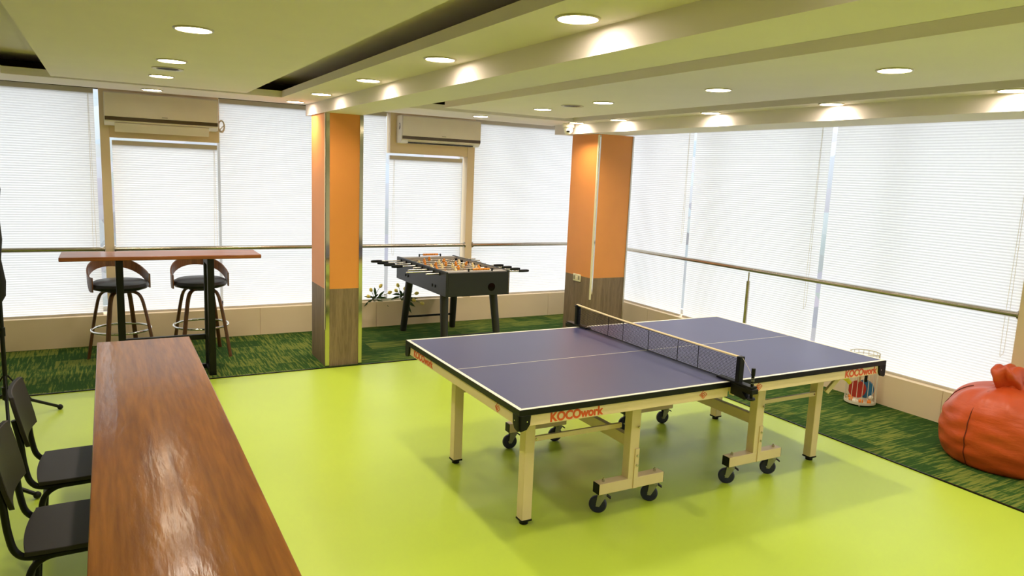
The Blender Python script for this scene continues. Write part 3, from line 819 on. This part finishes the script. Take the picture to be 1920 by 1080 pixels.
# ------------------------------------------------------------------ bar stools
def make_stool(label, loc, rz):
    t = thing('bar_stool', label, 'stool', loc, rz, 'walnut bar stools')
    # local: sitter faces -y (towards the bar table), back at +y
    MB().lathe([(.001, .672), (.19, .672), (.228, .685), (.242, .708), (.234, .735), (.20, .752), (.001, .760)], n=40).build('seat', 'leather', t)
    # bentwood back: wraps round, high at the rear, dropping to the seat sides
    vs, n = [], 33
    for k in range(n):
        a = rad(-12 + 204 * k / (n - 1)); r = .246
        up_ = max(0.0, math.sin(a))
        zc = .735 + .165 * up_ ** .8
        hw = .045 if up_ > .25 else .045 + .02 * (1 - up_ / .25)
        x, y = r * math.cos(a), r * math.sin(a)
        tilt = .02 * up_
        x2, y2 = (r + .012) * math.cos(a), (r + .012) * math.sin(a)
        for (xx, yy, zz) in ((x, y, zc - hw), (x2, y2, zc - hw), (x2 * (1 + tilt), y2 * (1 + tilt), zc + hw), (x * (1 + tilt), y * (1 + tilt), zc + hw)):
            vs.append((xx, yy, zz))
    fs = []
    for k in range(n - 1):
        for q in range(4): fs.append((k * 4 + q, k * 4 + (q + 1) % 4, (k + 1) * 4 + (q + 1) % 4, (k + 1) * 4 + q))
    fs += [(3, 2, 1, 0), tuple((n - 1) * 4 + q for q in range(4))]
    MB().add(vs, fs).build('backrest', 'stoolwood', t)
    MB().cyl((0, 0, .645), (0, 0, .673), .10, n=24).build('swivel', 'black', t)
    for k in range(4):
        a = rad(45 + 90 * k); c_, s_ = math.cos(a), math.sin(a)
        pts = catmull([(c_ * .05, s_ * .05, .650), (c_ * .13, s_ * .13, .648), (c_ * .185, s_ * .185, .60), (c_ * .225, s_ * .225, .45), (c_ * .268, s_ * .268, .22), (c_ * .305, s_ * .305, .006)], 5)
        MB().tube(pts, .0215, 10, flat=.62).build('leg', 'stoolwood', t)
    ring = [(.245 * math.cos(2 * PI * k / 40), .245 * math.sin(2 * PI * k / 40), .30) for k in range(40)]
    MB().tube(ring, .010, 10, closed=True).build('footrest_ring', 'chrome', t)
    return t
st = make_stool('walnut bar stool with black seat at the right end of the tall bar table', (-2.285, 3.86, 0), .10)
dup(st, (-2.965, 3.87, 0), .35, 'walnut bar stool with black seat in front of the cream window post')

# ------------------------------------------------------------------ black chairs at the long table
def make_chair(label, loc, rz):
    t = thing('chair', label, 'chair', loc, rz, 'black chairs at the long table')
    # local: sitter faces +x; seat centre at origin
    sp = []
    for (x, y) in ((-.19, -.165), (-.205, 0), (-.19, .165), (-.15, .195), (.16, .195), (.205, .17), (.205, -.17), (.16, -.195), (-.15, -.195)):
        sp.append((x, y))
    MB().prism([(p.x, p.y) for p in catmull([(a, b, 0) for a, b in sp], 5, closed=True)], 'z', .440, .458).build('seat', 'chairseat', t, bevel=.005)
    # curved thick backrest, leaning back
    vs, n, m = [], 13, 6
    for i in range(m + 1):
        z = .615 + .225 * i / m; lean = -.205 - .085 * (z - .60) / .24 * .6
        for k in range(n):
            y = -.19 + .38 * k / (n - 1)
            cv = -.020 * (1 - (y / .19) ** 2)
            rr = 1.0 - .10 * abs((i / m - .5) * 2) ** 4
            for d in (0, -.018): vs.append((lean + cv + d, y * rr, z))
    fs = []
    def I(i, k, d): return (i * n + k) * 2 + d
    for i in range(m):
        for k in range(n - 1):
            fs.append((I(i, k, 0), I(i, k + 1, 0), I(i + 1, k + 1, 0), I(i + 1, k, 0)))
            fs.append((I(i, k, 1), I(i + 1, k, 1), I(i + 1, k + 1, 1), I(i, k + 1, 1)))
    for i in range(m):
        for k in (0, n - 1): fs.append((I(i, k, 0), I(i + 1, k, 0), I(i + 1, k, 1), I(i, k, 1)))
    for k in range(n - 1):
        for i in (0, m): fs.append((I(i, k, 0), I(i, k, 1), I(i, k + 1, 1), I(i, k + 1, 0)))
    MB().add(vs, fs).build('backrest', 'chairseat', t, bevel=.003)
    for s in (-1, 1):
        y = s * .168
        MB().tube(catmull([(-.262, y, .74), (-.245, y, .64), (-.235, y, .53), (-.215, y, .452), (-.16, y, .424), (0, y, .424), (.14, y, .424)], 6), .0125, 10).build('back_tube', 'black', t)
        MB().tube(catmull([(.17, y, .424), (.185, y, .41), (.20, y, .30), (.215, y, .01)], 5), .0125, 10).build('leg', 'black', t)
        MB().tube(catmull([(-.06, y, .424), (-.13, y, .415), (-.175, y, .37), (-.19, y, .27), (-.21, y, .01)], 6), .0125, 10).build('leg', 'black', t)
    MB().cyl((-.185, -.168, .30), (-.185, .168, .30), .009, n=10).build('cross_bar', 'black', t)
    return t
ch = make_chair('black chair with tube frame at the long table, farther from the camera', (-3.155, .175, 0), 0)
dup(ch, (-3.150, -.475, 0), -.02, 'black chair with tube frame at the long table, nearer the camera')

# ------------------------------------------------------------------ floor stand at the left edge
t = thing('tripod_stand', 'black tripod floor stand with a black cloth cover at the left picture edge', 'stand', (-3.70, 2.33, 0))
MB().cyl((0, 0, .16), (.0, 0, 1.30), .014, n=14).cyl((0, 0, .17), (0, 0, .26), .024, n=14).cyl((0, 0, .62), (0, 0, .68), .020, n=14).build('pole', 'black', t)
for (x, y) in ((.035, -.30), (.30, .19), (-.28, .16)):
    lg = MB().tube([(x * .05, y * .05, .20), (x, y, .022)], .011, 10).build('leg', 'black', t)
    MB().sphere((x, y, .020), .020, 12, m=8).build('rubber_foot', 'blackplastic', lg)
    MB().tube([(x * .04, y * .04, .34), (x * .45, y * .45, .13)], .006, 8).build('brace', 'black', lg)
vs = []
prof = [(.055, .86), (.075, .90), (.085, 1.0), (.075, 1.15), (.085, 1.28), (.07, 1.45), (.085, 1.62), (.075, 1.80), (.05, 1.93), (.008, 1.96)]
n = 18
for r, z in prof:
    for k in range(n):
        a = 2 * PI * k / n; rr = r * (1 + .10 * math.sin(3 * a + z * 9)); vs.append((-.045 + rr * math.cos(a), rr * math.sin(a), z))
fs = [(i * n + k, i * n + (k + 1) % n, (i + 1) * n + (k + 1) % n, (i + 1) * n + k) for i in range(len(prof) - 1) for k in range(n)] + [tuple(range(n - 1, -1, -1))]
MB().add(vs, fs).build('cloth_cover', 'blackfabric', t)

dup(t, (-3.78, .985, 0), rad(-44), 'black tripod stand beyond the left picture edge, only one foot showing behind the nearer chair')

# ------------------------------------------------------------------ beanbag
BG = thing('beanbag', 'large orange vinyl beanbag with tied top on the carpet by the right windows', 'beanbag', (2.415, -1.06, 0))
n, prof = 72, [(.02, .004), (.30, .002), (.355, .012), (.385, .05), (.405, .11), (.415, .18), (.412, .25), (.400, .33), (.372, .405), (.328, .465), (.27, .508), (.21, .528), (.16, .535), (.125, .545), (.110, .56), (.10, .575)]
P2 = catmull([(r, z, 0) for r, z in prof], 4)
vs = []
for p in P2:
    r, z = p.x, p.y
    for k in range(n):
        a = 2 * PI * k / n
        w = .0055 * math.sin(18 * z * PI + 2.0 * math.sin(3 * a + 1)) * math.sin(5 * a + 9 * z + 1) * (1 if z < .40 else .4)
        fold = (.016 * math.sin(9 * a + 2 * math.sin(2 * a)) * max(0, min(1, (z - .36) / .10)))
        gore = -.008 * (abs(math.sin(3 * a + .5)) < .07)
        rr = max(.004, r + (w + fold + gore) * min(1, r / .2) * min(1, z / .03))
        zz = z + .018 * math.sin(2 * a + .8) * max(0, min(1, (z - .2) / .25))
        vs.append((rr * math.cos(a), rr * math.sin(a), zz))
m = len(P2)
fs = [(i * n + k, i * n + (k + 1) % n, (i + 1) * n + (k + 1) % n, (i + 1) * n + k) for i in range(m - 1) for k in range(n)] + [tuple(range(n - 1, -1, -1)), tuple((m - 1) * n + k for k in range(n))]
MB().add(vs, fs).build('bag', 'bag', BG, ang=75)
# gathered, folded top flap
vs, n, fl = [], 36, [(.115, .51, 0), (.112, .545, -.015), (.118, .58, -.03), (.128, .615, -.045), (.122, .65, -.06), (.098, .68, -.075), (.06, .69, -.085), (.01, .67, -.08)]
F2 = catmull(fl, 4)
for p in F2:
    for k in range(n):
        a = 2 * PI * k / n; rr = p.x * (1 + .16 * math.sin(5 * a + 11 * p.y) + .08 * math.sin(9 * a - 20 * p.y))
        vs.append((rr * math.cos(a) + p.z * .9, rr * math.sin(a) * .8 - p.z * .3, p.y + .012 * math.sin(4 * a)))
m = len(F2)
fs = [(i * n + k, i * n + (k + 1) % n, (i + 1) * n + (k + 1) % n, (i + 1) * n + k) for i in range(m - 1) for k in range(n)] + [tuple(range(n - 1, -1, -1)), tuple((m - 1) * n + k for k in range(n))]
MB().add(vs, fs).build('tied_top', 'bag', BG, ang=75)
for k in range(6):
    a = k * PI / 3 - .5 / 3
    pts = []
    for p in P2[4:-18]:
        r, z = p.x, p.y
        w = .0055 * math.sin(18 * z * PI + 2.0 * math.sin(3 * a + 1)) * math.sin(5 * a + 9 * z + 1) * (1 if z < .40 else .4)
        rr = r - .004 + w * min(1, r / .2)
        pts.append((rr * math.cos(a), rr * math.sin(a), z + .018 * math.sin(2 * a + .8) * max(0, min(1, (z - .2) / .25))))
    MB().tube(pts, .0035, 6).build('seam', 'seam', BG)

# ------------------------------------------------------------------ wire basket with bats and balls
bxc, byc = 2.655, .235
BK = thing('wire_basket', 'white round wire basket on the carpet against the right low wall', 'basket', (bxc, byc, .006))
rb, rtp, hb = .125, .118, .455
wr = MB()
for k in range(18):
    a = 2 * PI * k / 18; wr.cyl((rb * math.cos(a), rb * math.sin(a), .02), (rtp * math.cos(a), rtp * math.sin(a), hb), .0026, n=6)
wr.build('wires', 'wire', BK)
def ring(r, z, q): return [(r * math.cos(2 * PI * k / 40), r * math.sin(2 * PI * k / 40), z) for k in range(40)]
MB().tube(ring(rtp, hb, 0), .0042, 8, closed=True).tube(ring(rtp + .001, hb - .03, 0), .003, 8, closed=True).build('rim', 'wire', BK)
MB().lathe([(.001, .012), (rb - .002, .012), (rb + .003, .014), (rb + .003, .036), (rb - .002, .036), (rb - .002, .018), (.001, .018)], n=40).build('bottom_tray', 'wire', BK)
ft = MB()
for k in range(4): ft.cyl((rb * .9 * math.cos(k * PI / 2 + .6), rb * .9 * math.sin(k * PI / 2 + .6), 0), (rb * .9 * math.cos(k * PI / 2 + .6), rb * .9 * math.sin(k * PI / 2 + .6), .013), .006, n=8)
ft.build('foot', 'wire', BK)

def bat(label, loc, rot, mat):
    t = thing('table_tennis_bat', label, 'bat', loc, 0, 'table tennis bats'); t.rotation_euler = rot
    pl = [(.072 * math.sin(a) * (1 if math.cos(a) < 0 else .98), -.074 * math.cos(a) * 1.02) for a in [2 * PI * k / 36 for k in range(36)]]
    MB().prism([(x, z + .076) for x, z in pl], 'y', -.0075, -.003).build('rubber', mat, t, bevel=.001)
    MB().prism([(x * .985, z * .985 + .076) for x, z in pl], 'y', .003, .0075).build('rubber', 'rubred' if mat == 'rubblue' else 'lens', t, bevel=.001)
    MB().prism([(x, z + .076) for x, z in pl], 'y', -.003, .003).build('blade', 'handlew', t)
    MB().prism([(-.012, .14), (.012, .14), (.0145, .245), (-.0145, .245)], 'y', -.012, .012).build('handle', 'lens' if mat == 'rubblue' else 'handlew', t, bevel=.004)
    return t
vx = Vector((CAM.x - bxc, CAM.y - byc, 0)).normalized(); yaw_face = math.atan2(vx.x, -vx.y)
def near(d, s): return (bxc + vx.x * d + vx.y * s, byc + vx.y * d - vx.x * s)
p = near(.045, .036); bat('red table tennis bat standing in the white wire basket', (p[0], p[1], .062), (rad(-5), rad(5), yaw_face + .12), 'rubred')
p = near(.006, -.034); bat('blue table tennis bat in the front right of the white wire basket', (p[0], p[1], .060), (rad(-6), rad(-2), yaw_face - .05), 'rubblue')
p = near(-.040, -.036); bat('blue table tennis bat at the back of the white wire basket', (p[0], p[1], .058), (rad(-5), rad(-4), yaw_face - .05), 'rubblue')
balls = [(.085, .075, .050, 'balor', 'orange ball at the left in the white wire basket'),
         (.045, .082, .066, 'balor', 'upper orange ball at the left in the white wire basket'),
         (.108, -.010, .048, 'balor', 'orange ball at the front centre of the white wire basket'),
         (.085, -.078, .046, 'balor', 'orange ball at the right in the white wire basket under a white ball'),
         (.062, -.090, .082, 'balwh', 'white ball on top of the orange one at the right of the wire basket'),
         (.115, .028, .042, 'balwh', 'white ball at the front bottom of the white wire basket'),
         (.095, .048, .0435, 'balwh', 'white ball between the orange balls in the wire basket')]
for d, s, z, mat, lab in balls:
    p = near(d * .92, s * .92)
    tag(MB().sphere((0, 0, 0), .020, 18, m=12).build('table_tennis_ball', mat, org=(0, 0, 0)), lab, 'ball', 'table tennis balls').location = (p[0], p[1], z)

# ------------------------------------------------------------------ yellow tulips on the sill
def tulip_plant(label, loc, stems):
    t = thing('tulip_plant', label, 'flowers', loc, 0, 'yellow tulips')
    for (dx, dy, dz, ln, droop) in stems:
        tip = Vector((dx, dy, dz))
        pts = catmull([(dx * .05, dy * .05, .0), (dx * .45, dy * .5, dz * .55 + droop * .4), tuple(tip)], 5)
        sm_ = MB().tube(pts, .0028, 6).build('stem', 'stem', t)
        d = (Vector(pts[-1]) - Vector(pts[-3])).normalized(); a = d.cross(Vector((.3, .9, .1))).normalized(); b = d.cross(a)
        hb_ = MB(); vs, n = [], 12
        pr_ = [(.004, -.004), (.016, .006), (.0205, .020), (.019, .034), (.012, .046), (.004, .052)]
        for r, z in pr_:
            for k in range(n):
                an = 2 * PI * k / n; rr = r * (1 + .10 * math.cos(3 * an))
                vs.append(tip + d * z + (a * math.cos(an) + b * math.sin(an)) * rr)
        hb_.add(vs, [(i * n + k, i * n + (k + 1) % n, (i + 1) * n + (k + 1) % n, (i + 1) * n + k) for i in range(5) for k in range(n)] + [tuple(5 * n + k for k in range(n))])
        hb_.build('bloom', 'tulip', t)
        # two strap leaves
        for q in (-1, 1):
            base = Vector(pts[2 + (q > 0)]); out = (a * q * .6 + d * .7 + Vector((0, -.15, 0))).normalized(); side = out.cross(Vector((0, 1, .2))).normalized()
            vs = []; m = 6
            for i in range(m + 1):
                u = i / m; w_ = .0155 * math.sin(PI * min(.97, u * .9 + .08))
                c_ = base + out * (ln * 1.25 * u) + Vector((0, 0, -.035 * u * u)); th = Vector((0, -.0012, .0004))
                vs += [c_ - side * w_ - th, c_ + side * w_ - th, c_ + side * w_ + th, c_ - side * w_ + th]
            fs = [(i * 4 + j, i * 4 + (j + 1) % 4, (i + 1) * 4 + (j + 1) % 4, (i + 1) * 4 + j) for i in range(m) for j in range(4)] + [(3, 2, 1, 0), tuple(m * 4 + j for j in range(4))]
            MB().add(vs, fs).build('leaf', 'stem', t)
tulip_plant('small bunch of yellow tulips on the sill just right of the orange pillar', (-.315, 4.565, SILL),
            [(-.04, -.03, .125, .11, .02), (.06, -.02, .165, .12, .03), (-.07, -.05, .065, .11, .02), (.16, -.03, .095, .12, .01)])
tulip_plant('larger bunch of yellow tulips on the sill behind the table football leg', (.02, 4.545, SILL),
            [(-.05, -.03, .17, .10, .03), (-.06, -.02, .11, .10, .03), (.02, -.04, .13, .11, .03), (.08, -.03, .11, .12, .02), (.05, -.06, .06, .12, .02), (.15, -.05, .08, .12, .02), (.20, -.11, -.02, .12, .07), (.10, -.09, .02, .11, .05)])
MB_t = MB().box((-.235, 4.560, SILL + .001), (-.07, 4.595, SILL + .03))
tag(MB_t.build('planter_tray', 'clear', None, org=(-.15, 4.575, SILL + .001), bevel=.003), 'pale shallow tray on the sill between the two tulip bunches', 'tray')

# ------------------------------------------------------------------ daylight
w = bpy.data.worlds.new('world'); S.world = w; w.use_nodes = True
nt = w.node_tree; N, L = nt.nodes, nt.links
bg = N['Background']
tc = N.new('ShaderNodeTexCoord'); sp_ = N.new('ShaderNodeSeparateXYZ'); L.new(tc.outputs['Generated'], sp_.inputs[0])
# overcast sky above, pale street and facades of the buildings opposite near the horizon
rp = N.new('ShaderNodeValToRGB'); cr = rp.color_ramp
mr = N.new('ShaderNodeMapRange'); mr.inputs['From Min'].default_value = -1; mr.inputs['From Max'].default_value = 1
L.new(sp_.outputs['Z'], mr.inputs['Value']); L.new(mr.outputs[0], rp.inputs[0])
cr.elements[0].position = .46; cr.elements[0].color = (.17, .17, .18, 1)
cr.elements[1].position = .66; cr.elements[1].color = (.97, .98, 1, 1)
e = cr.elements.new(.545); e.color = (.30, .33, .38, 1)
vo = N.new('ShaderNodeTexVoronoi'); vo.inputs['Scale'].default_value = 22
mpv = N.new('ShaderNodeMapping'); mpv.inputs['Scale'].default_value = (1, 1, 1.6)
L.new(tc.outputs['Generated'], mpv.inputs['Vector']); L.new(mpv.outputs[0], vo.inputs['Vector'])
hb_ = N.new('ShaderNodeMapRange'); hb_.inputs['From Min'].default_value = .30; hb_.inputs['From Max'].default_value = .12
L.new(sp_.outputs['Z'], hb_.inputs['Value'])
va = N.new('ShaderNodeMath'); va.operation = 'MULTIPLY'; va.inputs[1].default_value = .5; L.new(hb_.outputs[0], va.inputs[0])
mixc = N.new('ShaderNodeMix'); mixc.data_type = 'RGBA'; mixc.blend_type = 'MULTIPLY'
L.new(va.outputs[0], mixc.inputs['Factor']); L.new(rp.outputs[0], mixc.inputs[6]); hs = N.new('ShaderNodeHueSaturation'); hs.inputs['Saturation'].default_value = .22; hs.inputs['Value'].default_value = 1.2; L.new(vo.outputs['Color'], hs.inputs['Color']); L.new(hs.outputs[0], mixc.inputs[7])
L.new(mixc.outputs[2], bg.inputs['Color']); bg.inputs['Strength'].default_value = 3.75

S.view_settings.view_transform = 'Standard'; S.view_settings.look = 'None'
S.view_settings.exposure = .16; S.view_settings.gamma = 1; S.view_settings.use_curve_mapping = False
for o in S.objects:
    if '_abs' in o: del o['_abs']
